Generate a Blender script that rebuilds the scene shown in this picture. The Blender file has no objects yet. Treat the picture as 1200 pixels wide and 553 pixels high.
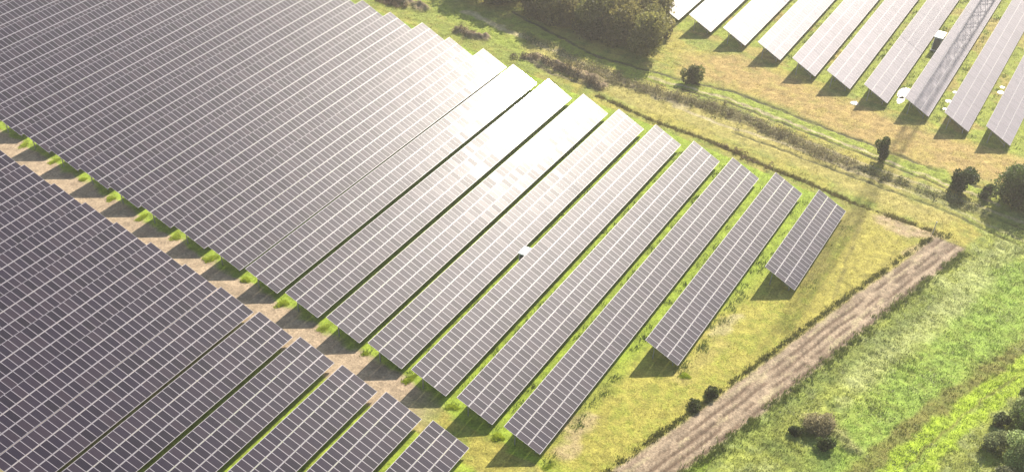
import bpy, math, random
import numpy as np
from mathutils import Vector, Matrix
random.seed(7)
RNG = np.random.default_rng(11)
R = math.radians
C = bpy.context.scene.collection
SC = bpy.context.scene
STROKES = [
    ('grass_g',9,4,0.9,[[187.1, 125.0], [184.6, 110.5], [181.4, 98.0], [177.7, 85.8]]),
    ('lime',4,2,0.8,[[193.5, 119.5], [186.4, 100.8], [180.7, 84.0]]),
    ('tan',8,3,0.85,[[183.3, 85.2], [177.2, 69.3], [174.5, 55.7], [172.0, 40.0], [168.4, 24.9], [164.3, 12.0]]),
    ('yellow',3,1.5,0.7,[[169.6, 69.0], [170.0, 56.9], [166.2, 43.7], [162.8, 28.7]]),
    ('pale',1.5,0.8,0.9,[[190.7, 105.8], [187.2, 94.1], [184.6, 85.9], [181.2, 74.3], [177.9, 63.3], [176.0, 56.3]]),
    ('pale',0.7,0.3,0.9,[[175.2, 57.5], [173.1, 47.7], [172.9, 40.3], [169.7, 25.3], [166.8, 11.3], [162.5, -2.1]]),
    ('pale',0.7,0.3,0.8,[[178.5, 46.7], [177.0, 41.7], [173.1, 26.3], [170.5, 12.2], [167.6, -1.2]]),
    ('weed',0.6,0.3,0.9,[[171.8, 45.8], [170.6, 39.6], [167.8, 24.8], [165.2, 11.0], [161.1, -1.1]]),
    ('weed',0.6,0.4,0.8,[[170.8, 25.6], [168.6, 11.7], [166.0, -1.4]]),
    ('grass_g',5,3,0.6,[[168.0, 14.2], [166.5, 6.1], [163.0, -2.0]]),
    ('scrub',3.2,1.5,0.85,[[179.7, 75.2], [178.8, 66.8], [178.2, 58.7], [178.4, 49.7], [175.4, 39.7], [172.3, 31.6], [171.4, 25.8]]),
    ('scrub',2.5,1.5,0.5,[[169.7, 25.3], [170.0, 17.3], [168.4, 11.7], [167.2, 5.0]]),
    ('lime',3.2,1,0.9,[[192.8, 97.0], [186.0, 79.8], [184.2, 65.9], [184.0, 51.7], [180.3, 35.5], [176.9, 21.8], [174.2, 11.7], [172.3, 3.5]]),
    ('weed',0.8,0.35,0.95,[[195.7, 98.5], [186.4, 76.7], [185.7, 65.0], [186.1, 50.9], [182.4, 36.2], [179.2, 22.4], [176.5, 12.2], [174.5, 3.9]]),
    ('pale',0.7,0.3,0.95,[[183.6, 65.7], [183.0, 51.4], [179.4, 35.2], [176.0, 21.6], [173.4, 11.5], [171.2, 3.3]]),
    ('weed',0.6,0.3,0.9,[[182.3, 65.1], [181.8, 50.9], [178.2, 34.9], [174.9, 21.3], [172.0, 11.2]]),
    ('lime',3,1.5,0.9,[[176.3, 17.6], [176.1, 12.8]]),
    ('weed',0.6,0.5,0.75,[[171.9, 70.1], [168.5, 59.3], [166.8, 48.2], [163.3, 36.4], [161.9, 29.8], [159.8, 22.5], [159.0, 17.1], [157.8, 9.5]]),
    ('brown',3.2,1.2,0.95,[[188.3, 123.9], [187.5, 116.2], [187.6, 113.2]]),
    ('brown',3.0,1.2,0.95,[[182.0, 101.8], [181.8, 97.4]]),
    ('brown',3.5,1.2,0.9,[[179.4, 85.8], [177.9, 79.3], [176.2, 72.0]]),
    ('scrub',0.8,0.5,0.95,[[178.3, 87.5], [175.2, 79.6], [174.1, 70.3]]),
    ('yellow',14,5,0.95,[[152.6, 19.2], [137.3, 18.5], [120.9, 22.6], [110.0, 26.6], [98.4, 29.7], [89.7, 32.3]]),
    ('grass_g',4,3,0.6,[[99.8, 37.0], [88.1, 38.0]]),
    ('olive',0.6,0.4,0.6,[[155.5, 20.0], [144.8, 18.8], [132.9, 17.7]]),  # mast shadow on the open ground, painted in as an olive streak
    ('pink',3,1.5,0.85,[[157.2, 17.3], [156.2, 12.6], [156.6, 10.2]]),
    ('pink',1.2,0.8,0.6,[[155.1, 9.8], [149.4, 12.1]]),
    ('pink',2.0,1.2,0.6,[[88.8, 38.3], [93.4, 35.1], [86.4, 35.0]]),
    ('pale',1.5,1,0.6,[[117.4, 28.3], [122.8, 26.7]]),
    ('tan',3,2,0.6,[[106.7, 28.7], [115.7, 27.6]]),
    ('dryg',5,3,0.5,[[136.9, 23.2], [147.0, 23.8], [156.8, 21.6]]),
    ('lime2',11,4,0.9,[[151.2, -4.2], [133.5, -2.0], [117.8, 2.0], [106.3, 4.1], [100.4, 4.5]]),
    ('palegrass',4,3,0.85,[[148.0, 1.0], [134.9, 5.0], [123.8, 8.9], [116.0, 9.9]]),
    ('palegrass',3,2,0.7,[[159.2, -0.3], [149.6, 2.5]]),
    ('olive',2.6,1.2,0.85,[[137.1, -7.8], [123.7, -3.0], [113.3, 0.9], [104.0, 3.5], [99.2, 4.6]]),
    ('lime3',1.8,0.7,0.95,[[133.5, -8.5], [122.5, -4.3], [113.1, -1.2], [104.6, 1.2], [101.5, 1.9]]),
    ('olive',0.35,0.3,0.8,[[131.6, -8.8], [120.7, -4.6], [111.5, -1.6], [103.6, 0.5]]),
    ('lime3',1.8,0.8,0.95,[[130.1, -9.1], [120.2, -5.8], [111.0, -2.7], [103.9, -1.4]]),
    ('grass_d',3,2,0.6,[[90.1, 22.1], [101.6, 18.1], [114.6, 13.9], [129.0, 9.1], [142.7, 5.7]]),
    ('brown2',2.4,1.5,0.6,[[106.8, 12.5], [105.5, 8.5], [104.0, 6.5]]),
    ('grass_d',3,2,0.7,[[99.7, 15.4], [98.1, 10.8], [100.3, 8.4]])]
REGIONS = [
    ('dry',3,0.9,[[196.4, 64.4], [202.5, 55.3], [197.6, 43.3], [193.8, 30.7], [190.5, 16.9], [188.4, 1.3], [178.2, -0.5], [176.6, 7.0], [177.0, 16.4], [178.8, 27.9], [184.9, 44.4], [186.8, 55.9], [186.7, 62.2]])]
ROAD = [[76.7, 32.3], [86.0, 29.1], [103.9, 23.7], [115.2, 20.7], [135.1, 15.4], [148.8, 11.3], [156.5, 9.4], [155.9, 5.1], [153.6, 4.9], [136.1, 9.9], [119.1, 14.1], [105.9, 17.5], [90.1, 22.1], [78.9, 25.4]]
CAM_R=[0.46230407895076736, -0.885739947362118, 0.04170952208351576]
CAM_U=[0.6806917725398043, 0.3846400762919804, 0.6234666971913729]
CAM_F=[0.5682725133086256, 0.25983986868271813, -0.7807365709769498]
CAM_H=76.28714103516275
CAM_FPX=1230.6970380438627
CAM_CY=511.7507207442051

# ------------------------------------------------------------------ camera
cam_d = bpy.data.cameras.new('camera'); cam = bpy.data.objects.new('camera', cam_d); C.objects.link(cam)
r, u, f = Vector(CAM_R), Vector(CAM_U), Vector(CAM_F)
M = Matrix((r, u, -f)).transposed().to_4x4(); M.translation = Vector((0, 0, CAM_H)); cam.matrix_world = M
cam_d.sensor_fit = 'HORIZONTAL'; cam_d.sensor_width = 36.0
cam_d.lens = CAM_FPX * 36.0 / 1200.0; cam_d.shift_y = CAM_CY / 1200.0
cam_d.clip_start = 1.0; cam_d.clip_end = 8000.0
SC.camera = cam
# ------------------------------------------------------------------ light
SUN_AZ, SUN_EL = 0.2, 33.1
w = bpy.data.worlds.new('World'); SC.world = w; w.use_nodes = True
wn = w.node_tree.nodes; wl = w.node_tree.links
bg = wn['Background']; sky = wn.new('ShaderNodeTexSky'); sky.sky_type = 'NISHITA'; sky.sun_disc = False
sky.sun_elevation = R(SUN_EL); sky.sun_rotation = R(90 - SUN_AZ)
sky.air_density = 1.3; sky.dust_density = 1.2; sky.ozone_density = 1.0
wl.new(sky.outputs[0], bg.inputs[0]); bg.inputs[1].default_value = 0.075
sl = bpy.data.lights.new('sun', 'SUN'); sl.energy = 5.0; sl.angle = R(0.5); sl.color = (1.0, 0.915, 0.80)
so = bpy.data.objects.new('sun', sl); C.objects.link(so)
SD = Vector((math.cos(R(SUN_AZ))*math.cos(R(SUN_EL)), math.sin(R(SUN_AZ))*math.cos(R(SUN_EL)), math.sin(R(SUN_EL))))
so.rotation_euler = SD.to_track_quat('Z', 'Y').to_euler(); so.location = SD*400
SC.view_settings.view_transform = 'Standard'; SC.view_settings.look = 'None'
SC.view_settings.exposure = 1.28; SC.view_settings.gamma = 1.0
SC.render.engine = 'CYCLES'

# ------------------------------------------------------------------ helpers
def tag(o, label=None, cat=None, group=None, kind=None):
    if label: o['label'] = label
    if cat: o['category'] = cat
    if group: o['group'] = group
    if kind: o['kind'] = kind
    return o
def empty(name, loc, rz=0.0):
    o = bpy.data.objects.new(name, None); C.objects.link(o); o.location = loc; o.rotation_euler = (0, 0, rz)
    o.empty_display_size = 0.2
    return o
def link(name, me, parent=None):
    o = bpy.data.objects.new(name, me); C.objects.link(o)
    if parent: o.parent = parent
    return o
def mesh_np(name, V, F, mats=(), mi=None, uv=None, col=None, smooth=False):
    """V (n,3), F (m,k) all faces with k corners"""
    V = np.asarray(V, np.float32); F = np.asarray(F, np.int32)
    me = bpy.data.meshes.new(name); n, k = F.shape
    me.vertices.add(len(V)); me.vertices.foreach_set('co', V.ravel())
    me.loops.add(n*k); me.loops.foreach_set('vertex_index', F.ravel())
    me.polygons.add(n); me.polygons.foreach_set('loop_start', np.arange(0, n*k, k, dtype=np.int32))
    try: me.polygons.foreach_set('loop_total', np.full(n, k, np.int32))
    except Exception: pass
    for m in mats: me.materials.append(m)
    if mi is not None: me.polygons.foreach_set('material_index', np.asarray(mi, np.int32))
    if uv is not None:
        l = me.uv_layers.new(name='UVMap'); l.data.foreach_set('uv', np.asarray(uv, np.float32).ravel())
    if col is not None:
        a = me.color_attributes.new('Col', 'FLOAT_COLOR', 'POINT')
        c = np.ones((len(V), 4), np.float32); c[:, :3] = col; a.data.foreach_set('color', c.ravel())
    me.update(calc_edges=True); me.validate()
    me.polygons.foreach_set('use_smooth', np.full(n, smooth, bool))
    return me
BOXF = np.array([(0,3,2,1),(4,5,6,7),(0,1,5,4),(1,2,6,5),(2,3,7,6),(3,0,4,7)])
def box_vf(x0, y0, z0, x1, y1, z1):
    return np.array([(x0,y0,z0),(x1,y0,z0),(x1,y1,z0),(x0,y1,z0),(x0,y0,z1),(x1,y0,z1),(x1,y1,z1),(x0,y1,z1)], float)
class MB:
    def __init__(s): s.V = []; s.F = []; s.n = 0
    def add(s, V, F): s.V.append(np.asarray(V, float)); s.F.append(np.asarray(F)+s.n); s.n += len(V)
    def box(s, *a): s.add(box_vf(*a), BOXF)
    def bar(s, a, b, t, t2=None):
        a = np.array(a, float); b = np.array(b, float); d = b-a; L = np.linalg.norm(d); d /= L
        up = np.array((0,0,1.)) if abs(d[2]) < .9 else np.array((1.,0,0))
        x = np.cross(d, up); x /= np.linalg.norm(x); y = np.cross(x, d); t2 = t2 or t
        V = [p + sx*x*t/2 + sy*y*t2/2 for p in (a, b) for sx, sy in ((-1,-1),(1,-1),(1,1),(-1,1))]
        s.add(V, BOXF)
    def tube(s, pts, rad, k=7):
        pts = [np.array(p, float) for p in pts]; V = []
        for i, p in enumerate(pts):
            d = pts[min(i+1, len(pts)-1)]-pts[max(i-1, 0)]; d /= np.linalg.norm(d)
            up = np.array((0,1.,0)) if abs(d[1]) < .9 else np.array((1.,0,0))
            x = np.cross(d, up); x /= np.linalg.norm(x); y = np.cross(d, x)
            for j in range(k):
                a = 2*math.pi*j/k; V.append(p + rad[i]*(math.cos(a)*x+math.sin(a)*y))
        F = [(i*k+j, i*k+(j+1) % k, (i+1)*k+(j+1) % k, (i+1)*k+j) for i in range(len(pts)-1) for j in range(k)]
        s.add(V, F)
    def mesh(s, name, mat, smooth=False):
        return mesh_np(name, np.concatenate(s.V), np.concatenate(s.F), (mat,), smooth=smooth)
def hash2(ix, iy, seed):
    h = (ix.astype(np.int64)*374761393 + iy.astype(np.int64)*668265263 + seed*1274126177) & 0xffffffff
    h = ((h ^ (h >> 13))*1274126177) & 0xffffffff
    h = (h ^ (h >> 16)) & 0xffffff
    return h.astype(np.float64)/0xffffff
def vnoise(x, y, seed=0):
    ix = np.floor(x); iy = np.floor(y); fx = x-ix; fy = y-iy
    fx = fx*fx*(3-2*fx); fy = fy*fy*(3-2*fy)
    a = hash2(ix, iy, seed); b = hash2(ix+1, iy, seed); c = hash2(ix, iy+1, seed); d = hash2(ix+1, iy+1, seed)
    return (a*(1-fx)+b*fx)*(1-fy) + (c*(1-fx)+d*fx)*fy
def fbm(x, y, s, seed=0, oct=4, gain=.55):
    t = 0; a = 1; n = 0; x = x/s; y = y/s
    for i in range(oct):
        t = t + a*vnoise(x*(2.03**i)+i*17.3, y*(2.03**i)-i*9.1, seed+i*31); n += a; a *= gain
    return t/n
def sstep(a, b, x):
    t = np.clip((x-a)/(b-a), 0, 1); return t*t*(3-2*t)
def seg_dist(x, y, pts):
    best = np.full(x.shape, 1e9)
    for (ax, ay), (bx, by) in zip(pts[:-1], pts[1:]):
        dx, dy = bx-ax, by-ay; L = dx*dx+dy*dy+1e-9
        t = np.clip(((x-ax)*dx+(y-ay)*dy)/L, 0, 1)
        best = np.minimum(best, np.hypot(x-ax-t*dx, y-ay-t*dy))
    return best
def poly_sd(x, y, P):
    d = seg_dist(x, y, P+[P[0]]); ins = np.zeros(x.shape, bool); n = len(P)
    for i in range(n):
        (x0, y0), (x1, y1) = P[i], P[(i+1) % n]
        c = ((y0 > y) != (y1 > y)); ins ^= c & (x < (x1-x0)*(y-y0)/((y1-y0) if y1 != y0 else 1e-9)+x0)
    return np.where(ins, -d, d)

# ------------------------------------------------------------------ site layout (metres; X runs along the panel rows, Y across them)
TILT = R(23.2); ZL = 0.8; WH = 5.02*math.cos(TILT); DZ = 5.02*math.sin(TILT); MP = 1.01
A_Y = [22.5,29.65,36.75,43.75,50.85,57.95,65.05,72.35,79.75,86.95,94.1,101.2,108.3,115.3]
A_XF = [155.0,156.7,158.0,159.8,161.0,163.1,164.6,166.6,169.0,171.1,172.8,174.8,176.1,177.6]
while len(A_Y) < 24:
    A_Y.append(A_Y[-1]+7.1); A_XF.append(A_XF[-1]+1.78)
A_XN = [130.9, 107.2] + [83.9+1.85*(k-2) for k in range(2, 24)]
B_Y = [44.0,51.1,58.1,65.4,72.6,79.8,86.8,93.8,100.8,107.7,114.7,121.8,128.8,135.9]
B_XF = [80.9,82.6,84.3,86.4,88.2,90.1,92.0,93.8,95.4,97.2,98.9,100.7,102.5,104.3]
C_Y = [5.5,12.5,19.5,26.8,33.8,40.5,47.9,55.4,62.8,69.9,77.0,84.1]
C_XN = [190.1,191.4,193.2,194.5,196.3,197.9,201.1,203.7,205.8,207.6,209.5,211.5]
def xnear(y): return 80.1 + 1.85*(y-22.46)/7.136       # near ends of the main block
# ------------------------------------------------------------------ ground colour (albedo, plus one painted shadow streak) and relief
PAL = dict(yellow=(.30,.265,.055), grass_g=(.19,.225,.04), grass_d=(.10,.14,.03), lime=(.22,.27,.035),
           tan=(.33,.28,.085), pale=(.40,.34,.19), weed=(.060,.062,.022), scrub=(.145,.125,.065), brown=(.20,.145,.095),
           brown2=(.19,.145,.085), olive=(.155,.135,.035), pink=(.37,.27,.175), dry=(.34,.235,.085), dryg=(.24,.20,.07),
           lime2=(.205,.30,.045), palegrass=(.33,.36,.13), lime3=(.29,.385,.028), sand=(.345,.262,.175),
           road=(.31,.238,.160), road_d=(.12,.082,.054), fieldg=(.25,.28,.055), green_gap=(.23,.31,.03))
PAL = {k: np.array(v) for k, v in PAL.items()}
def mixc(c, key, m): return c + (PAL[key]-c)*m[..., None]
def masks(x, y):
    wx = x + 1.1*(fbm(x, y, 2.2, 3, 3)-.5)*2; wy = y + 1.1*(fbm(x, y, 2.2, 9, 3)-.5)*2
    road = 1-sstep(-.35, .35, poly_sd(x+.5*(fbm(x, y, .9, 41, 2)-.5), y+.5*(fbm(x, y, .9, 43, 2)-.5), ROAD))
    xn = xnear(y); k = sstep(48.5, 56, wy)
    path = sstep(xn-7.3, xn-6.3, wx)*(1-sstep(xn-.9, xn+.3, wx))*k
    inA = (1-sstep(.6, 1.5, -(wx-xn)))*(y > 20)*(x < 156+.2466*(y-22.5)+2)
    return wx, wy, road, path, inA
def gcol(x, y):
    wx, wy, road, path, inA = masks(x, y)
    n1 = fbm(x, y, 7, 1, 4); n2 = fbm(x, y, 2.0, 5, 4); n3 = fbm(x, y, .7, 8, 3)
    c = np.broadcast_to(PAL['yellow'], x.shape+(3,)).copy()
    c = mixc(c, 'grass_g', sstep(.38, .62, .5*n1+.5*n2))
    c = mixc(c, 'tan', .5*sstep(.55, .75, fbm(x, y, 4, 77, 3)))
    # field right of the dirt road
    dr = (y - (25.4-.2666*(x-78.9)))                      # below the road's right edge line
    fr = 1-sstep(-.6, .8, dr)
    fr = fr*(x < 175)
    c = mixc(c, 'fieldg', fr*.95); c = mixc(c, 'palegrass', fr*sstep(.5, .72, n2)*.75)
    c = mixc(c, 'grass_d', fr*sstep(.58, .72, fbm(x, y, 1.6, 23, 3))*.55)
    tt = x*.9583-y*.2858; ss = x*.2858+y*.9583; stq = fbm(tt*.09, ss, .8, 131, 4)
    c = c*(1+(fr*.9*(stq-.5)))[..., None]
    # inside the panel blocks
    c = mixc(c, 'green_gap', inA*.95)
    inC = sstep(0, 1.5, wx-(188.5+.272*(y-5.5)))*(y < 95)
    c = mixc(c, 'lime', inC*.85); c = mixc(c, 'dry', inC*sstep(.56, .7, n1)*.6)
    for nm, soft, st, P in REGIONS:
        c = mixc(c, nm, (1-sstep(-soft, soft*.4, poly_sd(wx, wy, P)))*st*(.55+.45*sstep(.25, .6, n2)))
    inB = (1-sstep(-.9, -.2, (wx-(xnear(y)-6.3))))*(y > 40)
    c = mixc(c, 'green_gap', inB*(1-sstep(70, 86, y))*.8); c = mixc(c, 'sand', inB*sstep(70, 86, y)*.55)
    for nm, wd, soft, st, P in STROKES:
        q = 1.0 if wd > 1.2 else .45
        d = seg_dist(x+(wx-x)*q, y+(wy-y)*q, P)
        m = (1-sstep(wd/2-soft*.5, wd/2+soft*.5, d))*st
        if wd < 1.0: m = m*(.7+.3*sstep(.3, .55, n2))
        else: m = m*(.6+.4*sstep(.3, .6, n3*.5+n2*.5))
        c = mixc(c, nm, m)
    c = mixc(c, 'sand', path*.97); c = mixc(c, 'brown', path*sstep(.55, .75, n2)*.35)
    c = mixc(c, 'pink', path*sstep(.5, .8, n1)*.4)
    # dirt road with ruts along its length
    t = dr_along = (x*.9663 - y*.2573); s = (x*.2573 + y*.9663)
    c = mixc(c, 'road', road)
    rut = fbm(t*.12, s, .55, 61, 3)
    c = mixc(c, 'road_d', road*sstep(.50, .57, rut)*.45)
    c = mixc(c, 'pale', road*sstep(.60, .72, fbm(t*.25, s, .8, 67, 3))*.5)
    for off in (43.6, 44.9, 46.1, 47.2, 48.3):
        ln = 1-sstep(.14, .36, abs(s-off-.5*(fbm(t, t*0, 9, 71, 2)-.5)))
        c = mixc(c, 'road_d', road*ln*sstep(.30, .5, fbm(t, s, 2.3, 73+int(off), 2))*.95)
    edge = 1-sstep(.25, .9, abs(s-(30.8+19.6)+.6*(n2-.5)))   # upper-left strip of the road is darker
    c = c*(.78+.44*n3)[..., None]
    return c
def ghgt(x, y):
    wx, wy, road, path, inA = masks(x, y)
    rough = np.full(x.shape, .10)
    dr = (y - (25.4-.2666*(x-78.9)))
    rough = np.where((dr < 0) & (x < 175), .17, rough)
    for nm, wd, soft, st, P in STROKES:
        if nm in ('scrub', 'brown', 'brown2', 'lime'):
            m = (1-sstep(wd/2-soft*.5, wd/2+soft*.5, seg_dist(wx, wy, P)))*st
            rough = rough*(1-m)+m*(.55 if nm != 'lime' else .25)
    rough = rough*(1-.75*path)*(1-.7*road)*(1-.4*inA)
    h = rough*2*(fbm(x, y, 1.1, 101, 4, .6)-.5)
    for nm, wd, soft, st, P in STROKES:
        if nm in ('brown', 'brown2'):
            h = h + .9*(1-sstep(0, wd*.75, seg_dist(wx, wy, P)))*st*(.6+.8*(fbm(x, y, 1.0, 111, 3)-.3))
        if nm == 'weed':
            h = h - .10*(1-sstep(0, wd, seg_dist(x, y, P)))
    s = (x*.2573 + y*.9663)
    h = h - road*.05 + road*.10*(fbm((x*.9663-y*.2573)*.15, s, .5, 61, 2)-.5)
    for off in (43.6, 44.9, 46.1, 47.2, 48.3): h = h - road*.10*(1-sstep(.1, .35, abs(s-off-.5*(fbm(x*.9663-y*.2573, x*0, 9, 71, 2)-.5))))
    for px, py, rr in PUDDLES: h = h*sstep(rr*.8, rr*1.5, np.hypot(x-px, y-py))
    return h
PUDDLES = [(193.4, 31.9, .9), (202.2, 25.6, 2.4), (199.0, 25.4, 1.5), (207.5, 17.9, .5), (203.3, 18.2, .6), (199.9, 18.0, .5), (212.0, 11.0, .7), (214.4, 11.2, .5)]

# ------------------------------------------------------------------ materials
def newmat(name):
    m = bpy.data.materials.new(name); m.use_nodes = True; nt = m.node_tree
    return m, nt, nt.nodes['Principled BSDF']
def simple(name, col, rough=.6, metal=0.0, var=.12, scale=3.0):
    m, nt, p = newmat(name); N = nt.nodes; L = nt.links
    tc = N.new('ShaderNodeTexCoord'); nz = N.new('ShaderNodeTexNoise'); nz.inputs['Scale'].default_value = scale; nz.inputs['Detail'].default_value = 4
    L.new(tc.outputs['Object'], nz.inputs['Vector'])
    mx = N.new('ShaderNodeMix'); mx.data_type = 'RGBA'
    mx.inputs[6].default_value = (*[c*(1-var) for c in col], 1); mx.inputs[7].default_value = (*[min(1, c*(1+var)) for c in col], 1)
    L.new(nz.outputs[0], mx.inputs[0]); L.new(mx.outputs[2], p.inputs['Base Color'])
    p.inputs['Roughness'].default_value = rough; p.inputs['Metallic'].default_value = metal
    return m
def ground_mat():
    m, nt, p = newmat('ground_soil_and_grass'); N = nt.nodes; L = nt.links
    at = N.new('ShaderNodeAttribute'); at.attribute_name = 'Col'
    tc = N.new('ShaderNodeTexCoord')
    n1 = N.new('ShaderNodeTexNoise'); n1.inputs['Scale'].default_value = 3.2; n1.inputs['Detail'].default_value = 5; n1.inputs['Roughness'].default_value = .7
    n2 = N.new('ShaderNodeTexNoise'); n2.inputs['Scale'].default_value = .7; n2.inputs['Detail'].default_value = 4
    L.new(tc.outputs['Object'], n1.inputs['Vector']); L.new(tc.outputs['Object'], n2.inputs['Vector'])
    mr = N.new('ShaderNodeMapRange'); mr.inputs[1].default_value = .3; mr.inputs[2].default_value = .7; mr.inputs[3].default_value = .55; mr.inputs[4].default_value = 1.35
    L.new(n1.outputs[0], mr.inputs[0])
    mr2 = N.new('ShaderNodeMapRange'); mr2.inputs[1].default_value = .35; mr2.inputs[2].default_value = .65; mr2.inputs[3].default_value = .8; mr2.inputs[4].default_value = 1.15
    L.new(n2.outputs[0], mr2.inputs[0])
    mu = N.new('ShaderNodeMath'); mu.operation = 'MULTIPLY'; L.new(mr.outputs[0], mu.inputs[0]); L.new(mr2.outputs[0], mu.inputs[1])
    vm = N.new('ShaderNodeVectorMath'); vm.operation = 'SCALE'; L.new(at.outputs['Color'], vm.inputs[0]); L.new(mu.outputs[0], vm.inputs['Scale'])
    L.new(vm.outputs[0], p.inputs['Base Color']); p.inputs['Roughness'].default_value = .95
    p.inputs['Specular IOR Level'].default_value = .15
    bp = N.new('ShaderNodeBump'); bp.inputs['Strength'].default_value = .9; bp.inputs['Distance'].default_value = .12
    L.new(n1.outputs[0], bp.inputs['Height']); L.new(bp.outputs[0], p.inputs['Normal'])
    return m
def leaf_mat(name, tint=(1, 1, 1), trans=.35):
    m, nt, p = newmat(name); N = nt.nodes; L = nt.links
    at = N.new('ShaderNodeAttribute'); at.attribute_name = 'Col'
    vm = N.new('ShaderNodeVectorMath'); vm.operation = 'MULTIPLY'; L.new(at.outputs['Color'], vm.inputs[0]); vm.inputs[1].default_value = tint
    L.new(vm.outputs[0], p.inputs['Base Color']); p.inputs['Roughness'].default_value = .6
    p.inputs['Specular IOR Level'].default_value = .3
    tr = N.new('ShaderNodeBsdfTranslucent'); L.new(vm.outputs[0], tr.inputs['Color'])
    mx = N.new('ShaderNodeMixShader'); mx.inputs[0].default_value = trans
    L.new(p.outputs[0], mx.inputs[1]); L.new(tr.outputs[0], mx.inputs[2]); L.new(mx.outputs[0], N['Material Output'].inputs['Surface'])
    return m
def glass_mat(sheen=False):
    m, nt, p = newmat('sheen_painted_photovoltaic_glass' if sheen else 'photovoltaic_glass'); N = nt.nodes; L = nt.links
    uv = N.new('ShaderNodeUVMap'); oi = N.new('ShaderNodeObjectInfo')
    # module id: whole part of the UV plus the object's random number
    fl = N.new('ShaderNodeVectorMath'); fl.operation = 'FLOOR'; L.new(uv.outputs[0], fl.inputs[0])
    cb = N.new('ShaderNodeCombineXYZ'); L.new(oi.outputs['Random'], cb.inputs[2])
    ad = N.new('ShaderNodeVectorMath'); ad.operation = 'ADD'; L.new(fl.outputs[0], ad.inputs[0]); L.new(cb.outputs[0], ad.inputs[1])
    wnz = N.new('ShaderNodeTexWhiteNoise'); wnz.noise_dimensions = '3D'; L.new(ad.outputs[0], wnz.inputs['Vector'])
    # cells: 6 x 10 fine lighter lines
    fr = N.new('ShaderNodeVectorMath'); fr.operation = 'FRACTION'; L.new(uv.outputs[0], fr.inputs[0])
    sc = N.new('ShaderNodeVectorMath'); sc.operation = 'MULTIPLY'; sc.inputs[1].default_value = (6, 10, 0); L.new(fr.outputs[0], sc.inputs[0])
    f2 = N.new('ShaderNodeVectorMath'); f2.operation = 'FRACTION'; L.new(sc.outputs[0], f2.inputs[0])
    sp = N.new('ShaderNodeSeparateXYZ'); L.new(f2.outputs[0], sp.inputs[0])
    outs = []
    for i in (0, 1):
        s1 = N.new('ShaderNodeMath'); s1.operation = 'SUBTRACT'; L.new(sp.outputs[i], s1.inputs[0]); s1.inputs[1].default_value = .5
        s2 = N.new('ShaderNodeMath'); s2.operation = 'ABSOLUTE'; L.new(s1.outputs[0], s2.inputs[0])
        s3 = N.new('ShaderNodeMath'); s3.operation = 'GREATER_THAN'; L.new(s2.outputs[0], s3.inputs[0]); s3.inputs[1].default_value = .475
        outs.append(s3)
    mxl = N.new('ShaderNodeMath'); mxl.operation = 'MAXIMUM'; L.new(outs[0].outputs[0], mxl.inputs[0]); L.new(outs[1].outputs[0], mxl.inputs[1])
    rp = N.new('ShaderNodeValToRGB'); e = rp.color_ramp.elements
    e[0].position = 0; e[0].color = (.008, .005, .014, 1); e[1].position = 1; e[1].color = (.027, .018, .030, 1)
    x = rp.color_ramp.elements.new(.5); x.color = (.015, .010, .024, 1)
    L.new(wnz.outputs['Value'], rp.inputs[0])
    mx = N.new('ShaderNodeMix'); mx.data_type = 'RGBA'; L.new(mxl.outputs[0], mx.inputs[0]); L.new(rp.outputs[0], mx.inputs[6]); mx.inputs[7].default_value = (.05, .05, .058, 1)
    L.new(mx.outputs[2], p.inputs['Base Color'])
    p.inputs['Roughness'].default_value = GLASS_R; p.inputs['IOR'].default_value = 1.5
    p.inputs['Specular IOR Level'].default_value = GLASS_S
    p.inputs['Coat Weight'].default_value = .48; p.inputs['Coat IOR'].default_value = 1.30
    if sheen:  # raised base colour paints in the sun sheen of the upper right rows
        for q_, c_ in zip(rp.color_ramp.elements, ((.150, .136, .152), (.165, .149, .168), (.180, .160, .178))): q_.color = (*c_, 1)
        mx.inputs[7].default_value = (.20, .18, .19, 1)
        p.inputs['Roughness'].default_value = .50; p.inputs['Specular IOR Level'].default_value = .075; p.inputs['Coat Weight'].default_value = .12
    mr = N.new('ShaderNodeMapRange'); mr.inputs[3].default_value = COAT_R*.65; mr.inputs[4].default_value = COAT_R*1.35
    L.new(wnz.outputs['Value'], mr.inputs[0]); L.new(mr.outputs[0], p.inputs['Coat Roughness'])
    return m
GLASS_R, GLASS_S, COAT_R = .42, .052, .066
MG = ground_mat(); M_LEAF = leaf_mat('foliage', trans=.5); M_BLADE = leaf_mat('grass_blades', trans=.3)
M_BARK = simple('bark', (.10, .075, .05), .9); M_GLASS = glass_mat(); M_GLASS_SHEEN = glass_mat(True)
M_ALU = simple('anodised_aluminium', (.255, .235, .262), .5, .0, .05, 2.0)
M_BACK = simple('module_backsheet', (.55, .55, .56), .7)
M_STEEL = simple('galvanised_steel', (.36, .37, .38), .5, .6, .15, 2.0)
M_CAB = simple('painted_cabinet', (.74, .74, .72), .5, 0, .04, 1.0); M_DARK = simple('dark_louvre_and_shade', (.06, .065, .065), .6)
M_CONC = simple('concrete_plinth', (.38, .36, .33), .9, 0, .2, 3.0)
mw, nt_, pw = newmat('puddle_water'); pw.inputs['Base Color'].default_value = (.05, .045, .035, 1); pw.inputs['Roughness'].default_value = .30; pw.inputs['IOR'].default_value = 1.33
nz_ = nt_.nodes.new('ShaderNodeTexNoise'); nz_.inputs['Scale'].default_value = 5; tc_ = nt_.nodes.new('ShaderNodeTexCoord'); nt_.links.new(tc_.outputs['Object'], nz_.inputs['Vector'])
bp_ = nt_.nodes.new('ShaderNodeBump'); bp_.inputs['Strength'].default_value = .5; bp_.inputs['Distance'].default_value = .06
nt_.links.new(nz_.outputs[0], bp_.inputs['Height']); nt_.links.new(bp_.outputs[0], pw.inputs['Normal'])

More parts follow.
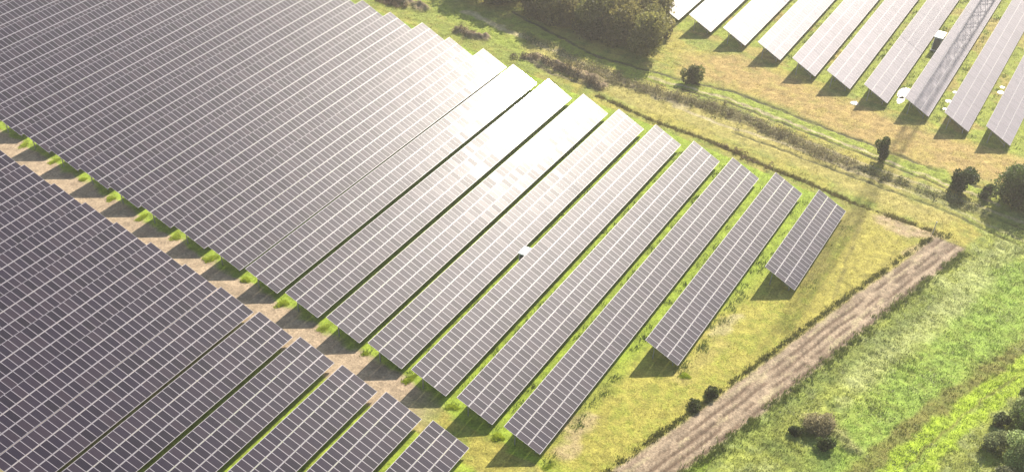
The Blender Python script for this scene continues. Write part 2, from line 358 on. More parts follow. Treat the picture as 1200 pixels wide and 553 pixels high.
# ------------------------------------------------------------------ ground, road, path, tracks: one welded relief cut into named sheets
def axis(a, b, step, out):
    mid = np.arange(a, b+1e-6, step); lo = []; hi = []; s = step; x = a
    while x > -out: s *= 1.35; x -= s; lo.append(x)
    s = step; x = b
    while x < out: s *= 1.35; x += s; hi.append(x)
    return np.concatenate([lo[::-1], mid, hi])
gx = axis(48, 266, .23, 2600); gy = axis(-22, 184, .23, 2600)
GX, GY = np.meshgrid(gx, gy, indexing='ij'); nx, ny = GX.shape
GH = ghgt(GX, GY)
far = sstep(0, 60, np.maximum(np.maximum(40-GX, GX-280), np.maximum(-30-GY, GY-200)))
GH = GH*(1-far); GC = gcol(GX, GY); GC = GC*(1-far[..., None]) + far[..., None]*np.array((.15, .16, .05))
idx = np.arange(nx*ny).reshape(nx, ny)
Q = np.stack([idx[:-1, :-1], idx[1:, :-1], idx[1:, 1:], idx[:-1, 1:]], -1).reshape(-1, 4)
cx = .25*(GX[:-1, :-1]+GX[1:, :-1]+GX[1:, 1:]+GX[:-1, 1:]).ravel(); cy = .25*(GY[:-1, :-1]+GY[1:, :-1]+GY[1:, 1:]+GY[:-1, 1:]).ravel()
_, _, rd, pt, _ = masks(cx, cy)
def stroke_m(nm, i, x, y, wd):
    P = [s for s in STROKES if s[0] == nm][i][4]; return seg_dist(x, y, P) < wd/2
trk = (stroke_m('pale', 2, cx, cy, 1.6) | stroke_m('pale', 3, cx, cy, 1.6))
cls = np.zeros(len(cx), int); cls[pt > .5] = 2; cls[trk & (cls == 0)] = 3; cls[rd > .5] = 1
VV = np.stack([GX.ravel(), GY.ravel(), GH.ravel()], -1); CC = GC.reshape(-1, 3)
for i, nm in enumerate(('ground', 'dirt_road', 'service_path', 'farm_track')):
    q = Q[cls == i]; us, inv = np.unique(q.ravel(), return_inverse=True)
    o = link(nm, mesh_np(nm, VV[us], inv.reshape(-1, 4), (MG,), col=CC[us], smooth=True)); o['kind'] = 'structure'
def hz(x, y):
    i = min(max(int(np.searchsorted(gx, x)), 1), nx-1); j = min(max(int(np.searchsorted(gy, y)), 1), ny-1); return float(GH[i, j])

# ------------------------------------------------------------------ solar module (one mesh: frame rim, glass, back sheet)
FW = .034; LX, LY, TH = .985, 1.645, .040
def module_vf():
    x, y, a, b = LX/2, LY/2, LX/2-FW*.9, LY/2-FW*1.5
    V = [(-x,-y,-TH),(x,-y,-TH),(x,y,-TH),(-x,y,-TH),(-x,-y,0),(x,-y,0),(x,y,0),(-x,y,0),
         (-a,-b,0),(a,-b,0),(a,b,0),(-a,b,0),(-a,-b,-.006),(a,-b,-.006),(a,b,-.006),(-a,b,-.006)]
    F = [(0,3,2,1),(0,1,5,4),(1,2,6,5),(2,3,7,6),(3,0,4,7),(4,5,9,8),(5,6,10,9),(6,7,11,10),(7,4,8,11),
         (8,9,13,12),(9,10,14,13),(10,11,15,14),(11,8,12,15),(12,13,14,15)]
    mi = [2]+[0]*12+[1]
    uv = np.zeros((14, 4, 2)); uv[13] = [(.01,.01),(.99,.01),(.99,.99),(.01,.99)]
    return np.array(V, float), np.array(F), np.array(mi), uv
MV, MF, MMI, MUV = module_vf()
ME_MOD = mesh_np('solar_module', MV, MF, (M_ALU, M_GLASS, M_BACK), MMI, MUV)
ME_MOD_SHEEN = mesh_np('solar_module', MV, MF, (M_ALU, M_GLASS_SHEEN, M_BACK), MMI, MUV)
def trestle_mesh():
    b = MB(); ct, st = math.cos(TILT), math.sin(TILT)
    for s in (1.0, 3.9):
        y = s*ct; z = ZL+s*st-.20; b.box(-.05, y-.06, -.3, .05, y+.06, z)
    b.bar((0, .15*ct, ZL+.15*st-.17), (0, 4.87*ct, ZL+4.87*st-.17), .07, .12)
    b.bar((0, 1.0*ct, .35), (0, 3.9*ct, ZL+3.9*st-.35), .05)
    return b.mesh('support_trestle', M_STEEL)
ME_TRE = trestle_mesh()
b = MB(); b.box(0, -.03, -.04, 1, .03, .04); ME_RAIL = b.mesh('mounting_rail', M_STEEL)
CR, CU, CF = np.array(CAM_R), np.array(CAM_U), np.array(CAM_F)
def project(P):
    d = P-np.array([0, 0, CAM_H]); z = d@CF
    return 600+CAM_FPX*(d@CR)/z, 276.5+CAM_CY-CAM_FPX*(d@CU)/z, z
SLANT = [.825, 2.51, 4.195]
def panel_row(xn, y, n, label, group, seed, painted_sheen=False):
    gl = M_GLASS_SHEEN if painted_sheen else M_GLASS; mod = ME_MOD_SHEEN if painted_sheen else ME_MOD; jit = 1.0 if painted_sheen else .35
    rg = np.random.default_rng(seed); ct, st = math.cos(TILT), math.sin(TILT)
    root = empty('solar_panel_row', (xn, y, 0)); tag(root, label, 'solar panels', group)
    nseg = n//24+1; sgt = rg.normal(0, .006, nseg)*jit; sgy = rg.normal(0, .003, nseg)*jit; sgz = rg.normal(0, .015, nseg)*jit
    ii, jj = np.meshgrid(np.arange(n), np.arange(3), indexing='ij'); ii = ii.ravel(); jj = jj.ravel()
    s = np.array(SLANT)[jj]; sg = ii//24
    loc = np.stack([(ii+.5)*MP, s*ct, ZL+s*st+sgz[sg]], -1)
    rx = TILT+sgt[sg]+rg.normal(0, .0036, len(ii)); ry = sgy[sg]+rg.normal(0, .0036, len(ii))
    W = loc+np.array([xn, y, 0]); U, Vv, Z = project(W)
    vis = (U > -8) & (U < 1208) & (Vv > -8) & (Vv < 561)
    order = np.argsort(np.where(vis, Z, Z+10000)); pick = order[:100]; rest = order[100:]
    pick = pick[vis[pick]] if vis[pick].any() else pick[:3]
    rest = np.setdiff1d(np.arange(len(ii)), pick)
    for k in pick:
        o = bpy.data.objects.new('solar_module', mod); C.objects.link(o); o.parent = root
        o.location = loc[k]; o.rotation_euler = (rx[k], ry[k], 0)
    if len(rest):
        cxx, sxx = np.cos(rx[rest]), np.sin(rx[rest]); cyy, syy = np.cos(ry[rest]), np.sin(ry[rest])
        Vb = MV[None]*np.ones((len(rest), 1, 1)); X0, Y0, Z0 = Vb[..., 0], Vb[..., 1], Vb[..., 2]
        Y1 = Y0*cxx[:, None]-Z0*sxx[:, None]; Z1 = Y0*sxx[:, None]+Z0*cxx[:, None]
        X2 = X0*cyy[:, None]+Z1*syy[:, None]; Z2 = -X0*syy[:, None]+Z1*cyy[:, None]
        VW = np.stack([X2, Y1, Z2], -1)+loc[rest][:, None, :]
        Fs = (MF[None]+16*np.arange(len(rest))[:, None, None]).reshape(-1, 4)
        uv = MUV[None]+np.stack([ii[rest], jj[rest]], -1)[:, None, None, :]
        o = link('solar_modules', mesh_np('solar_modules', VW.reshape(-1, 3), Fs, (M_ALU, gl, M_BACK), np.tile(MMI, len(rest)), uv.reshape(-1, 2)), root)
        o['kind'] = 'stuff'
    for s_ in (.4, 1.25, 2.1, 2.93, 3.78, 4.62):
        o = link('mounting_rail', ME_RAIL, root); o.location = (.04, s_*ct, ZL+s_*st-.15); o.scale = (n*MP-.08, 1, 1); o.rotation_euler = (TILT, 0, 0)
    for k in range(0, n, 3):
        o = link('support_trestle', ME_TRE, root); o.location = ((k+.9)*MP, 0, 0)
    return root
ORD = ['first','second','third','fourth','fifth','sixth','seventh','eighth','ninth','tenth','eleventh','twelfth','thirteenth','fourteenth','fifteenth','sixteenth','seventeenth','eighteenth','nineteenth','twentieth','twenty-first','twenty-second','twenty-third','twenty-fourth']
GA = 'solar panel rows of the large middle block'; GB = 'solar panel rows of the lower left block'; GCg = 'solar panel rows of the upper right block'
for k in range(24):
    n = int(round((A_XF[k]-A_XN[k])/MP))
    if k == 0: lb = 'shortest solar panel row, standing furthest right in the middle block by the bare field'
    elif k == 1: lb = 'half-length solar panel row just left of the shortest row in the middle block'
    elif k == 2: lb = 'longest-reaching solar panel row of the middle block, its near end lowest by the dirt road'
    elif k in (6, 7, 8): lb = 'glaring white solar panel row, %s from the right in the middle block' % ORD[k]
    else: lb = '%s solar panel row, %s from the right in the large middle block' % ('pale mauve' if k < 6 else 'dark grey', ORD[k])
    panel_row(A_XN[k], A_Y[k], n, lb, GA, 100+k)
for k in range(14):
    xn = 46.0 if k < 4 else 50.0+1.9*(k-4); n = int(round((B_XF[k]-xn)/MP)); xn = B_XF[k]-n*MP
    lb = 'small corner of a panel row at bottom centre, rightmost of the lower left block' if k == 0 else 'dark solar panel row, %s from the right in the lower left block' % ORD[k]
    panel_row(xn, B_Y[k], n, lb, GB, 200+k)
for k in range(12):
    if k < 9: lb = 'bright hazy solar panel row, %s from the right edge in the upper right block' % ORD[k]
    else: lb = 'washed-out solar panel row beside the big trees, %s from the right edge at top' % ORD[k]
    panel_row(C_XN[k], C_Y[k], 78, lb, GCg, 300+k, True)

# ------------------------------------------------------------------ grass blades, weeds and scrub (uncountable)
def blades(n_cl, xs, ys, hs, ws, cols, per=5, spread=.25, seed=1):
    rg = np.random.default_rng(seed); n = len(xs)*per
    X = np.repeat(xs, per)+rg.normal(0, 1, n)*np.repeat(spread*np.ones(len(xs)), per); Y = np.repeat(ys, per)+rg.normal(0, 1, n)*spread
    H = np.repeat(hs, per)*rg.uniform(.55, 1.15, n); Wd = np.repeat(ws, per)*rg.uniform(.6, 1.2, n)
    a = rg.uniform(0, 2*math.pi, n); la = rg.uniform(0, 2*math.pi, n); ln = rg.uniform(.15, .75, n)*H
    Z = BILIN(X, Y)-.03
    P0 = np.stack([X-np.cos(a)*Wd/2, Y-np.sin(a)*Wd/2, Z], -1); P1 = np.stack([X+np.cos(a)*Wd/2, Y+np.sin(a)*Wd/2, Z], -1)
    P2 = np.stack([X+np.cos(la)*ln, Y+np.sin(la)*ln, Z+H], -1)
    V = np.stack([P0, P1, P2], 1).reshape(-1, 3); F = np.arange(3*n).reshape(-1, 3)
    c = np.repeat(cols, per, 0)*rg.uniform(.7, 1.35, n)[:, None]; c = np.repeat(c, 3, 0)
    return V, F, c
def BILIN(x, y):
    i = np.clip(np.searchsorted(gx, x)-1, 0, nx-2); j = np.clip(np.searchsorted(gy, y)-1, 0, ny-2)
    fx = np.clip((x-gx[i])/(gx[i+1]-gx[i]), 0, 1); fy = np.clip((y-gy[j])/(gy[j+1]-gy[j]), 0, 1)
    return (GH[i, j]*(1-fx)+GH[i+1, j]*fx)*(1-fy)+(GH[i, j+1]*(1-fx)+GH[i+1, j+1]*fx)*fy
def scatter(n, x0, x1, y0, y1, seed):
    rg = np.random.default_rng(seed); x = rg.uniform(x0, x1, n); y = rg.uniform(y0, y1, n)
    U, V, Z = project(np.stack([x, y, x*0], -1)); k = (U > -60) & (U < 1260) & (V > -60) & (V < 620)
    return x[k], y[k]
x, y = scatter(420000, 50, 262, -22, 184, 5)
_, _, rd, pt, inA = masks(x, y)
dr = (y - (25.4-.2666*(x-78.9))); field = (dr < 0) & (x < 175)
# blocks are shaded underneath: keep the blades in the gaps
def in_gap(x, y, Ys, x0, x1):
    m = np.zeros(x.shape, bool)
    for k, yy in enumerate(Ys): m |= (y > yy+.2) & (y < yy+WH-.1) & (x > x0[k]+.3) & (x < x1[k]-.3)
    return m
under = in_gap(x, y, A_Y, A_XN, A_XF) | in_gap(x, y, B_Y, [40]*14, B_XF) | in_gap(x, y, C_Y, C_XN, [300]*12)
dens = np.where(field, .9, .45)*(.35+1.1*fbm(x, y, 1.7, 300, 3))
rg = np.random.default_rng(6); keep = (rg.uniform(0, 1, len(x)) < dens) & (rd < .3) & (pt < .25) & ~under
x, y, field = x[keep], y[keep], field[keep]
col = gcol(x, y)*1.0
hgt = np.where(field, .21, .16)*(.5+1.1*fbm(x, y, 2.5, 310, 3))
V, F, c = blades(0, x, y, hgt, np.where(field, .10, .07), col, 4, .16, 12)
tag(link('grass', mesh_np('grass', V, F, (M_BLADE,), col=c)), 'yellow-green grass growing over the ground between the panel blocks and tracks', 'grass', kind='stuff')
# weeds: along the road's edges, fence line, near rows
def along(P, n, w, seed):
    rg = np.random.default_rng(seed); P = np.array(P); d = np.linalg.norm(np.diff(P, axis=0), axis=1); t = rg.uniform(0, d.sum(), n)
    cs = np.concatenate([[0], np.cumsum(d)]); i = np.clip(np.searchsorted(cs, t)-1, 0, len(d)-1); fr = (t-cs[i])/d[i]
    X = P[i]+(P[i+1]-P[i])*fr[:, None]; nrm = np.stack([-(P[i+1]-P[i])[:, 1], (P[i+1]-P[i])[:, 0]], -1)/d[i][:, None]
    X = X+nrm*rg.normal(0, w/2, n)[:, None]; m = fbm(X[:, 0], X[:, 1], 1.1, seed+50, 3) > rg.uniform(.25, .6, n)
    return X[m, 0], X[m, 1]
ROAD_L = [[86.0,29.1],[104.2,23.8],[115.6,20.8],[135.5,15.5],[149.3,11.5],[157.1,9.3]]
ROAD_L = [[a, b+.35] for a, b in [[78.0, 31.5]]+ROAD_L]
ROAD_R = [[80.0,24.9],[90.1,22.1],[106.0,17.5],[119.5,14.2],[136.5,10.0],[154.7,4.8]]
ROAD_R = [[a, b-.3] for a, b in ROAD_R]
WEEDL = [[171.9,70.1],[168.5,59.3],[166.8,48.2],[163.3,36.4],[161.9,29.8],[159.8,22.5],[159.0,17.1],[157.8,9.5]]
Vs, Fs, Cs, nb = [], [], [], 0
for P, n, w, hh, cc, sd in ((ROAD_L, 2000, .42, .30, (.12, .125, .035), 1), (ROAD_R, 1500, .9, .45, (.13, .16, .04), 2),
                            (WEEDL, 2000, .6, .26, (.15, .135, .045), 3), ([[157.6, 10.2], [157.6, 7.6]], 50, .8, .3, (.11, .12, .035), 4)):
    xx, yy = along(P, n, w, sd); V, F, c = blades(0, xx, yy, hh*(.5+fbm(xx, yy, 1.5, 320, 2)), .11+0*xx, np.array(cc)[None]*np.ones((len(xx), 1)), 6, .16, 30+sd)
    Vs.append(V); Fs.append(F+nb); Cs.append(c); nb += len(V)
# scattered darker weeds in the panel gaps and round the near ends
rg = np.random.default_rng(44); xx = []; yy = []
for k in range(0, 7):
    t = rg.uniform(C_XN[k], C_XN[k]+75, 90); xx.append(t); yy.append(C_Y[k]-.9+rg.normal(0, .45, 90)); m = 150
    m = m if k else 14; t = rg.uniform(A_XN[k]-1, A_XF[k], m); xx.append(t); yy.append(A_Y[k]-.9+rg.normal(0, .45, m))
xx = np.concatenate(xx); yy = np.concatenate(yy); m = fbm(xx, yy, 2.5, 340, 2) > .47; xx, yy = xx[m], yy[m]
V, F, c = blades(0, xx, yy, .34+0*xx, .12+0*xx, np.array((.10, .145, .03))[None]*np.ones((len(xx), 1)), 12, .3, 55)
Vs.append(V); Fs.append(F+nb); Cs.append(c); nb += len(V)
tag(link('weeds', mesh_np('weeds', np.concatenate(Vs), np.concatenate(Fs), (M_BLADE,), col=np.concatenate(Cs))), 'dark weeds in ragged lines along the dirt road edges and behind the far panel ends', 'weeds', kind='stuff')

# ------------------------------------------------------------------ foliage builders
def leaf_cloud(centres, radii, n, size, col, seed, squash=.8, var=.35):
    rg = np.random.default_rng(seed); cen = np.array(centres, float); rad = np.array(radii, float)
    p = rad**2; p /= p.sum(); i = rg.choice(len(cen), n, p=p)
    d = rg.normal(0, 1, (n, 3)); d /= np.linalg.norm(d, axis=1)[:, None]; rr = rad[i]*rg.uniform(.45, 1.0, n)**.45*(1+.18*rg.normal(0, 1, n)*(rg.uniform(0, 1, n) < .35))
    d[:, 2] *= squash; P = cen[i]+d*rr[:, None]
    a = rg.normal(0, 1, (n, 3)); a /= np.linalg.norm(a, axis=1)[:, None]; b_ = rg.normal(0, 1, (n, 3)); b_ -= (b_*a).sum(1)[:, None]*a; b_ /= np.linalg.norm(b_, axis=1)[:, None]
    s = size*rg.uniform(.5, 1.4, n)[:, None]
    V = np.stack([P-a*s*.5, P+b_*s*.32, P+a*s*.5, P-b_*s*.32], 1).reshape(-1, 3); F = np.arange(4*n).reshape(-1, 4)
    lobe = rg.uniform(1-var, 1+var, len(cen))[i]
    c = np.array(col)[None]*(lobe*rg.uniform(.65, 1.35, n))[:, None]; c = np.repeat(c, 4, 0)
    V[:, 2] = np.maximum(V[:, 2], .02)
    return V, F, c
def make_tree(name, label, cat, loc, h, rad, col, n=5000, size=.34, seed=0, group=None, lobes=11, low=.25, stems=1):
    rg = np.random.default_rng(seed); root = empty(name, (loc[0], loc[1], hz(*loc)-.05)); tag(root, label, cat, group)
    cen = []; rd_ = []
    for i in range(lobes):
        a = rg.uniform(0, 2*math.pi); q = rg.uniform(0, 1)**.6; z = h*(low+(1-low)*rg.uniform(.1, .88)); w_ = math.sin(math.pi*min(1, max(.12, (z/h-low*.4)/(1.02-low*.4))))**.6
        k_ = rg.uniform(.30, .50); cen.append((q*rad*w_*.75*math.cos(a), q*rad*w_*.75*math.sin(a), min(z, h-rad*k_*.75))); rd_.append(rad*k_)
    cen.append((0, 0, h*.62)); rd_.append(rad*.5)
    V, F, c = leaf_cloud(cen, rd_, n, size, col, seed+1)
    b = MB()
    for s in range(stems):
        ox, oy = (rg.normal(0, rad*.18), rg.normal(0, rad*.18)) if stems > 1 else (0, 0)
        b.tube([(ox, oy, -.2), (ox*1.1+.05, oy, h*.2), (ox*1.5-.05, oy*1.3, h*.45), (ox*1.8, oy*1.5, h*.7)], [h*.030, h*.022, h*.016, h*.006])
    link('trunk', b.mesh('trunk', M_BARK, True), root)
    b = MB()
    for i in range(min(9, lobes)):
        x0, y0, z0 = cen[i]; zb = min(h*.42, z0*.7); b.tube([(0, 0, zb), (x0*.5, y0*.5, (zb+z0)/2+.1), (x0, y0, z0)], [h*.013, h*.008, h*.003], 5)
    link('limbs', b.mesh('limbs', M_BARK, True), root)
    link('crown', mesh_np('crown', V, F, (M_LEAF,), col=c), root)
    return root
# big wood beside the upper right block
DARKG = (.070, .066, .026)
spots = [(195.5,69.5,7.4,3.6,'rightmost tree on the near edge of the big wood beside the bright panels'),(196.3,75.5,7.2,3.7,'second tree from the right along the near edge of the big wood'),
 (197.0,82.0,7.6,3.8,'third tree from the right along the near edge of the big wood'),(198.2,88.5,7.0,3.6,'fourth tree from the right along the near edge of the big wood'),
 (200.0,95.0,7.8,3.9,'fifth tree from the right along the near edge of the big wood'),(201.5,102.0,7.4,3.8,'sixth tree from the right along the near edge of the big wood'),
 (203.5,109.0,7.6,3.8,'seventh tree from the right along the near edge of the big wood'),(205.5,116.5,7.4,3.8,'leftmost near-edge tree of the big wood at the top of the picture'),
 (201.5,71.5,7.6,3.5,'rightmost tree of the second line in the big wood'),(202.5,79.0,8.2,3.8,'second tree from the right in the second line of the big wood'),
 (204.0,86.5,8.0,3.8,'third tree from the right in the second line of the big wood'),(206.5,94.0,8.0,3.8,'fourth tree from the right in the second line of the big wood'),
 (208.5,102.0,8.0,3.8,'leftmost tree of the second line in the big wood at the top edge')]
cols = [(.17,.165,.045),(.20,.18,.05),(.145,.15,.042),(.22,.20,.065),(.175,.155,.042)]
for i, (a, b_, h_, r_, lb) in enumerate(spots):
    make_tree('broadleaf_tree', 'hazy '+lb, 'tree', (a-(3.0 if i < 8 else 1.5), b_), h_*.95, r_*1.35, cols[i % 5], 9500, .42, 500+i*7, 'trees of the big wood', 15, .0)
# trees and bushes in the open strip
make_tree('small_tree', 'small dark round tree beside the grassy track, just right of the big wood', 'tree', (185.6, 58.4), 3.4, 2.0, (.11,.125,.035), 3400, .28, 601, low=.0)
make_tree('tall_shrub', 'slim dark shrub standing alone beside the grassy track, left of the green patch', 'shrub', (175.3, 22.7), 3.6, 1.5, (.065,.09,.02), 3200, .26, 602, low=.0)
make_tree('broadleaf_tree', 'dark green tree with two lobes by the track, left of the biggest lone tree', 'tree', (172.6, 9.0), 3.5, 2.5, (.05,.078,.016), 5000, .28, 603, low=.0)
make_tree('round_shrub', 'low round dark shrub on the right of the two-lobed tree by the track', 'shrub', (172.4, 5.6), 1.9, 1.5, (.05,.075,.018), 2000, .24, 604, low=.02)
make_tree('broadleaf_tree', 'biggest lone tree, dark green, cut by the right picture edge beside the track', 'tree', (172.6, .6), 5.6, 4.4, (.07,.105,.022), 12000, .32, 605, lobes=15, low=.06)
make_tree('hedge_bush', 'small dark bush at the left edge of the dirt road casting a shadow', 'bush', (105.0, 24.1), 1.2, .95, (.10,.12,.032), 2200, .2, 606, low=.02)
make_tree('hedge_bush', 'lower dark bush at the road edge just below the small dark bush', 'bush', (101.6, 25.1), .75, 1.25, (.09,.11,.032), 1500, .2, 607, low=.02)
make_tree('dry_bush', 'brownish half-dry bush in the field right of the dirt road near the bottom', 'bush', (105.2, 10.6), 1.3, 2.3, (.30,.26,.14), 5200, .2, 608, low=.02)
make_tree('leafy_shrub', 'dark green shrub growing below the brownish bush at the bottom', 'bush', (102.3, 9.4), 1.2, 1.3, (.06,.085,.022), 2200, .2, 609, low=.02)
make_tree('leafy_shrub', 'small green shrub left of the brownish bush, near the dirt road', 'bush', (103.2, 13.4), 1.0, 1.0, (.07,.10,.025), 1600, .2, 610, low=.02)
GC_ = 'trees filling the bottom right corner'
for i, (a, b_, h_, r_, cc, lb) in enumerate([(111.0,-11.0,3.8,2.6,(.28,.34,.13),'pale grey-green willow at the bottom edge, lowest of the corner trees'),
   (115.6,-10.6,4.6,2.6,(.15,.21,.05),'dark centre tree of the bottom right corner group'),(119.0,-9.4,3.4,2.1,(.27,.32,.12),'silvery willow highest up along the right picture edge'),
   (112.6,-7.6,2.2,1.7,(.24,.27,.12),'low silvery shrub at the left side of the corner trees'),(123.5,-10.2,3.2,2.0,(.09,.125,.035),'dark small tree at the right edge above the silvery willow'),
   (117.3,-7.4,1.5,1.2,(.11,.14,.05),'small shrub between the corner trees and the bright grass stripe'),(107.0,-10.0,1.8,1.6,(.18,.19,.10),'pale shrub at the bottom edge left of the willow')]):
    make_tree('corner_tree' if h_ > 2.5 else 'corner_shrub', lb, 'tree' if h_ > 2.5 else 'bush', (a, b_), h_, r_, cc, int(5200*(r_/2.4)**2)+800, .22, 620+i*5, GC_, 14, .04)
# scrub along the ditch
SCR = [[181.0,80.0],[179.7,75.2],[178.2,58.7],[178.4,49.7],[175.4,39.7],[172.3,31.6],[171.4,25.8]]
def scrub(P, n, w, hh, cc, sd, per=16):
    xx, yy = along(P, n, w, sd); r_ = np.random.default_rng(sd)
    cen = np.stack([xx, yy, BILIN(xx, yy)+hh*.35], -1); return leaf_cloud(cen, r_.uniform(.25, .6, len(xx))*hh/.8, len(xx)*per, .2, cc, sd+9, .8, .45)
Vs, Fs, Cs, nb = [], [], [], 0
for P, n, w, hh, cc, sd in ((SCR, 1000, 2.0, 1.0, (.16,.14,.07), 71), (SCR, 500, 2.8, .8, (.19,.185,.07), 72),
      ([[171.0,24.5],[169.0,14.0],[168.0,6.0]], 330, 1.8, .7, (.12,.13,.05), 73),
      ([[177.6,89.0],[178.9,86.3],[177.5,79.6],[174.2,69.6]], 380, .8, .8, (.10,.08,.05), 74), ([[182.2,102.6],[181.2,99.0]], 110, 1.2, .6, (.17,.13,.085), 75),
      ([[186.8,122.0],[185.8,115.8]], 200, 1.5, .7, (.15,.11,.07), 76), ([[186.5,92.0],[183.0,80.0],[181.5,72.0]], 220, 1.6, .7, (.15,.17,.06), 77),
      ([[166.4,46.5],[163.0,36.0]], 90, 1.2, .5, (.14,.10,.05), 78)):
    V, F, c = scrub(P, n, w, hh, cc, sd); Vs.append(V); Fs.append(F+nb); Cs.append(c); nb += len(V)
tag(link('scrub', mesh_np('scrub', np.concatenate(Vs), np.concatenate(Fs), (M_LEAF,), col=np.concatenate(Cs))), 'brownish scrub in a band along the ditch between the two tracks', 'scrub', kind='stuff')
# field tussocks
xx, yy = scatter(5200, 84, 165, -14, 24, 91); dd = yy-(25.4-.2666*(xx-78.9)); m = (dd < -1) & (fbm(xx, yy, 3.2, 92, 3) > .52); xx, yy = xx[m], yy[m]
cen = np.stack([xx, yy, BILIN(xx, yy)+.1], -1); r_ = np.random.default_rng(93)
V, F, c = leaf_cloud(cen, r_.uniform(.2, .5, len(xx)), len(xx)*12, .15, (.19, .22, .055), 94, .6, .4)
tag(link('tussocks', mesh_np('tussocks', V, F, (M_BLADE,), col=c)), 'coarse leafy tussocks spread through the rough field right of the dirt road', 'tussocks', kind='stuff')

# ------------------------------------------------------------------ bright grass clumps at the mouths of the gaps
def clump_mesh(seed):
    rg = np.random.default_rng(seed); n = 700; rr = rg.uniform(0, 1, n)**.6; a = rg.uniform(0, 6.283, n)
    lob = .55+.6*np.abs(np.sin(a*1.5+rg.uniform(0, 6)))*rg.uniform(.6, 1, n); X = rr*1.35*lob*np.cos(a); Y = rr*.95*lob*np.sin(a); H = (.5-.3*rr)*rg.uniform(.4, 1.1, n); W_ = rg.uniform(.04, .09, n)
    b = rg.uniform(0, 6.283, n); L_ = rg.uniform(.6, 1.3, n)*H; la = rg.uniform(0, 6.283, n)
    P0 = np.stack([X-np.cos(b)*W_, Y-np.sin(b)*W_, X*0], -1); P1 = np.stack([X+np.cos(b)*W_, Y+np.sin(b)*W_, X*0], -1); P2 = np.stack([X+np.cos(la)*L_, Y+np.sin(la)*L_, H], -1)
    c = np.repeat(np.array((.40, .47, .04))[None]*rg.uniform(.7, 1.3, n)[:, None], 3, 0)
    return mesh_np('grass_clump', np.stack([P0, P1, P2], 1).reshape(-1, 3), np.arange(3*n).reshape(-1, 3), (M_BLADE,), col=c)
CM = [clump_mesh(700+i) for i in range(5)]
for k in range(1, 20):
    yg = A_Y[k]-1.3+.25*random.random(); xg = A_XN[k]-.3-.6*random.random()
    
    o = link('grass_clump', CM[k % 5]); o.location = (xg, yg, hz(xg, yg)-.03); o.rotation_euler = (0, 0, random.uniform(-.5, .5)); o.scale = (random.uniform(.45, 1.25), random.uniform(.5, 1.05), random.uniform(.5, 1.1))
    tag(o, 'bright grass clump in the near mouth of the %s gap from the right' % ORD[k-1], 'grass clump', 'grass clumps at the mouths of the gaps')

# ------------------------------------------------------------------ puddles
PL = ['small round puddle between the near ends of the fourth and fifth bright rows','long glaring puddle between the third and fourth bright rows','lower glaring puddle at the near mouth of the gap by the third bright row',
 'small glinting puddle in the gap right of the third bright row, upper one','small glinting puddle in the gap right of the third bright row, middle one','small glinting puddle in the gap right of the third bright row, lowest one',
 'glinting puddle between the two rightmost bright rows, nearer one','glinting puddle between the two rightmost bright rows, farther one']
for (px, py, rr), lb in zip(PUDDLES, PL):
    k = 26; a = np.arange(k)*2*math.pi/k; q = rr*(.8+.4*vnoise(a*1.3+px, a*0+py, 5)); sx, sy = (1.0, .42) if rr > 1.2 else (1.0, .8)
    V = np.stack([px+np.cos(a)*q*sx, py+np.sin(a)*q*sy, np.full(k, .035)], -1); V = np.concatenate([V, V-np.array([0, 0, .06])])
    me = bpy.data.meshes.new('puddle'); me.from_pydata([tuple(v) for v in V], [], [tuple(range(k))]+[(i+k, (i+1) % k+k, (i+1) % k, i) for i in range(k)]); me.materials.append(mw)
    tag(link('puddle', me), lb, 'puddle', 'glinting puddles in the upper right block', 'structure')

# ------------------------------------------------------------------ inverter cabinets
def cabinet(loc, label, sx=2.6, sy=1.15, hh=1.95):
    root = empty('inverter_cabinet', (loc[0], loc[1], 0)); tag(root, label, 'cabinet', 'inverter cabinets')
    b = MB(); b.box(-sx/2-.12, -sy/2-.1, -.1, sx/2+.12, sy/2+.1, .18); link('plinth', b.mesh('plinth', M_CONC), root)
    b = MB(); b.box(-sx/2, -sy/2, .183, sx/2, sy/2, hh); link('housing', b.mesh('housing', M_CAB), root)
    b = MB(); x, y = sx/2+.12, sy/2+.1; V = [(-x,-y,hh+.003),(x,-y,hh+.003),(x,y,hh+.003),(-x,y,hh+.003),(-x,-y,hh+.09),(x,-y,hh+.09),(x,y,hh+.14),(-x,y,hh+.14)]; b.add(V, BOXF); link('roof', b.mesh('roof', M_CAB), root)
    for s in (-1, 1):
        b = MB(); b.box(s*sx/4-sx/4+.05, -sy/2-.03, .28, s*sx/4+sx/4-.05, -sy/2-.003, hh-.12); d = link('door', b.mesh('door', M_CAB), root)
        b = MB(); b.box(s*.12-.02, -sy/2-.07, .95, s*.12+.02, -sy/2-.033, 1.15); link('handle', b.mesh('handle', M_DARK), d)
        b = MB()
        for i in range(6): b.box(s*sx/4-.4, -sy/2-.045, 1.35+i*.06, s*sx/4+.4, -sy/2-.033, 1.385+i*.06)
        link('louvre', b.mesh('louvre', M_DARK), d)
    b = MB(); b.box(-sx/2-.03, -sy/2+.1, .3, -sx/2-.003, sy/2-.1, hh-.15); link('painted_shade_end', b.mesh('painted_shade_end', M_DARK), root)  # dark sheet that paints the shade on the cabinet's end face
cabinet((119.2, 56.75), 'white-roofed cabinet standing in the gap between two pale rows mid-picture', 1.8, .85, 1.7)
cabinet((224.6, 25.3), 'white-roofed cabinet standing between the third and fourth bright rows at upper right', 3.0, 1.4, 2.3)

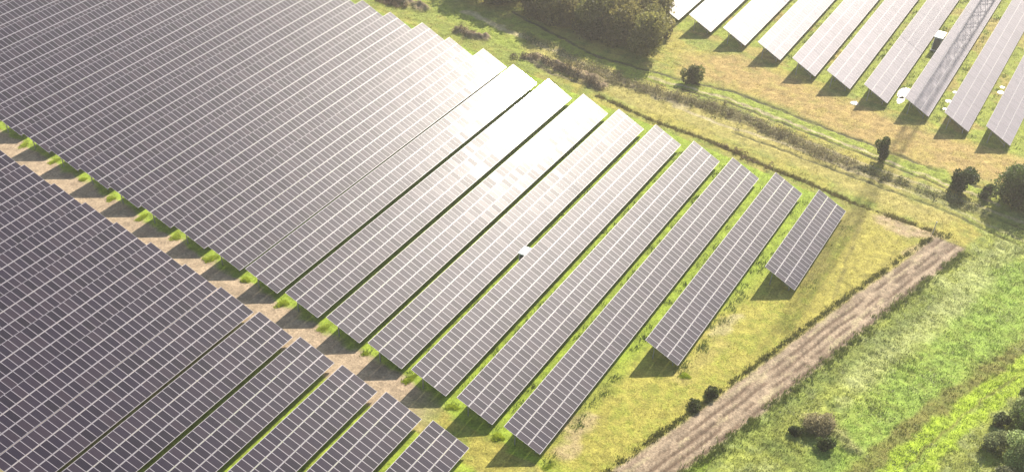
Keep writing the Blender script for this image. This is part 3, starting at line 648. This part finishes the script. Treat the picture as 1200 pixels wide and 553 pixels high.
# ------------------------------------------------------------------ corner post of the field and the lattice mast whose shadow crosses the rows
o = empty('marker_post', (157.3, 10.0, 0)); tag(o, 'thin pale post at the upper corner of the dirt road', 'post')
b = MB(); b.box(-.06, -.06, -.2, .06, .06, 1.7); link('shaft', b.mesh('shaft', M_CONC), o); b = MB(); b.box(-.09, -.09, 1.703, .09, .09, 1.76); link('cap', b.mesh('cap', M_CONC), o)
def mast(loc, H=104.0, wb=2.1, wt=1.9):
    root = empty('lattice_mast', loc); tag(root, 'tall steel lattice mast beyond the top edge, its long shadow crossing the third bright row', 'mast')
    wd = lambda z: wb+(wt-wb)*z/H
    cor = [(-1,-1),(1,-1),(1,1),(-1,1)]
    for sx, sy in cor:
        b = MB(); b.bar((sx*wd(0)/2, sy*wd(0)/2, -.3), (sx*wd(H)/2, sy*wd(H)/2, H), .34); link('leg', b.mesh('leg', M_STEEL), root)
    b = MB(); z = 0; st = 4.4
    while z < H-st:
        for i in range(4):
            (ax, ay), (bx, by) = cor[i], cor[(i+1) % 4]; w0, w1 = wd(z)/2, wd(z+st)/2
            b.bar((ax*w0, ay*w0, z), (bx*w1, by*w1, z+st), .13); b.bar((bx*w0, by*w0, z), (ax*w1, ay*w1, z+st), .13)
            b.bar((ax*w0, ay*w0, z), (bx*w0, by*w0, z), .08)
        z += st
    o = link('bracing', b.mesh('bracing', M_STEEL), root); b = MB(); b.box(-1.9, -1.9, -.4, 1.9, 1.9, .25); link('footing', b.mesh('footing', M_CONC), root)
mast((276.0, 21.6, 0))
# ------------------------------------------------------------------ haze
mh = bpy.data.materials.new('haze'); mh.use_nodes = True; nh = mh.node_tree; nh.nodes.remove(nh.nodes['Principled BSDF'])
pv = nh.nodes.new('ShaderNodeVolumePrincipled'); pv.inputs['Color'].default_value = (1.0, .94, .88, 1); pv.inputs['Density'].default_value = .00032; pv.inputs['Anisotropy'].default_value = .45
nh.links.new(pv.outputs[0], nh.nodes['Material Output'].inputs['Volume'])
b = MB(); b.box(-2700, -2700, -3, 2700, 2700, 112); ho = link('haze', b.mesh('haze', mh)); ho['kind'] = 'stuff'; ho['label'] = 'warm pale haze hanging over the whole solar park'; ho['category'] = 'haze'
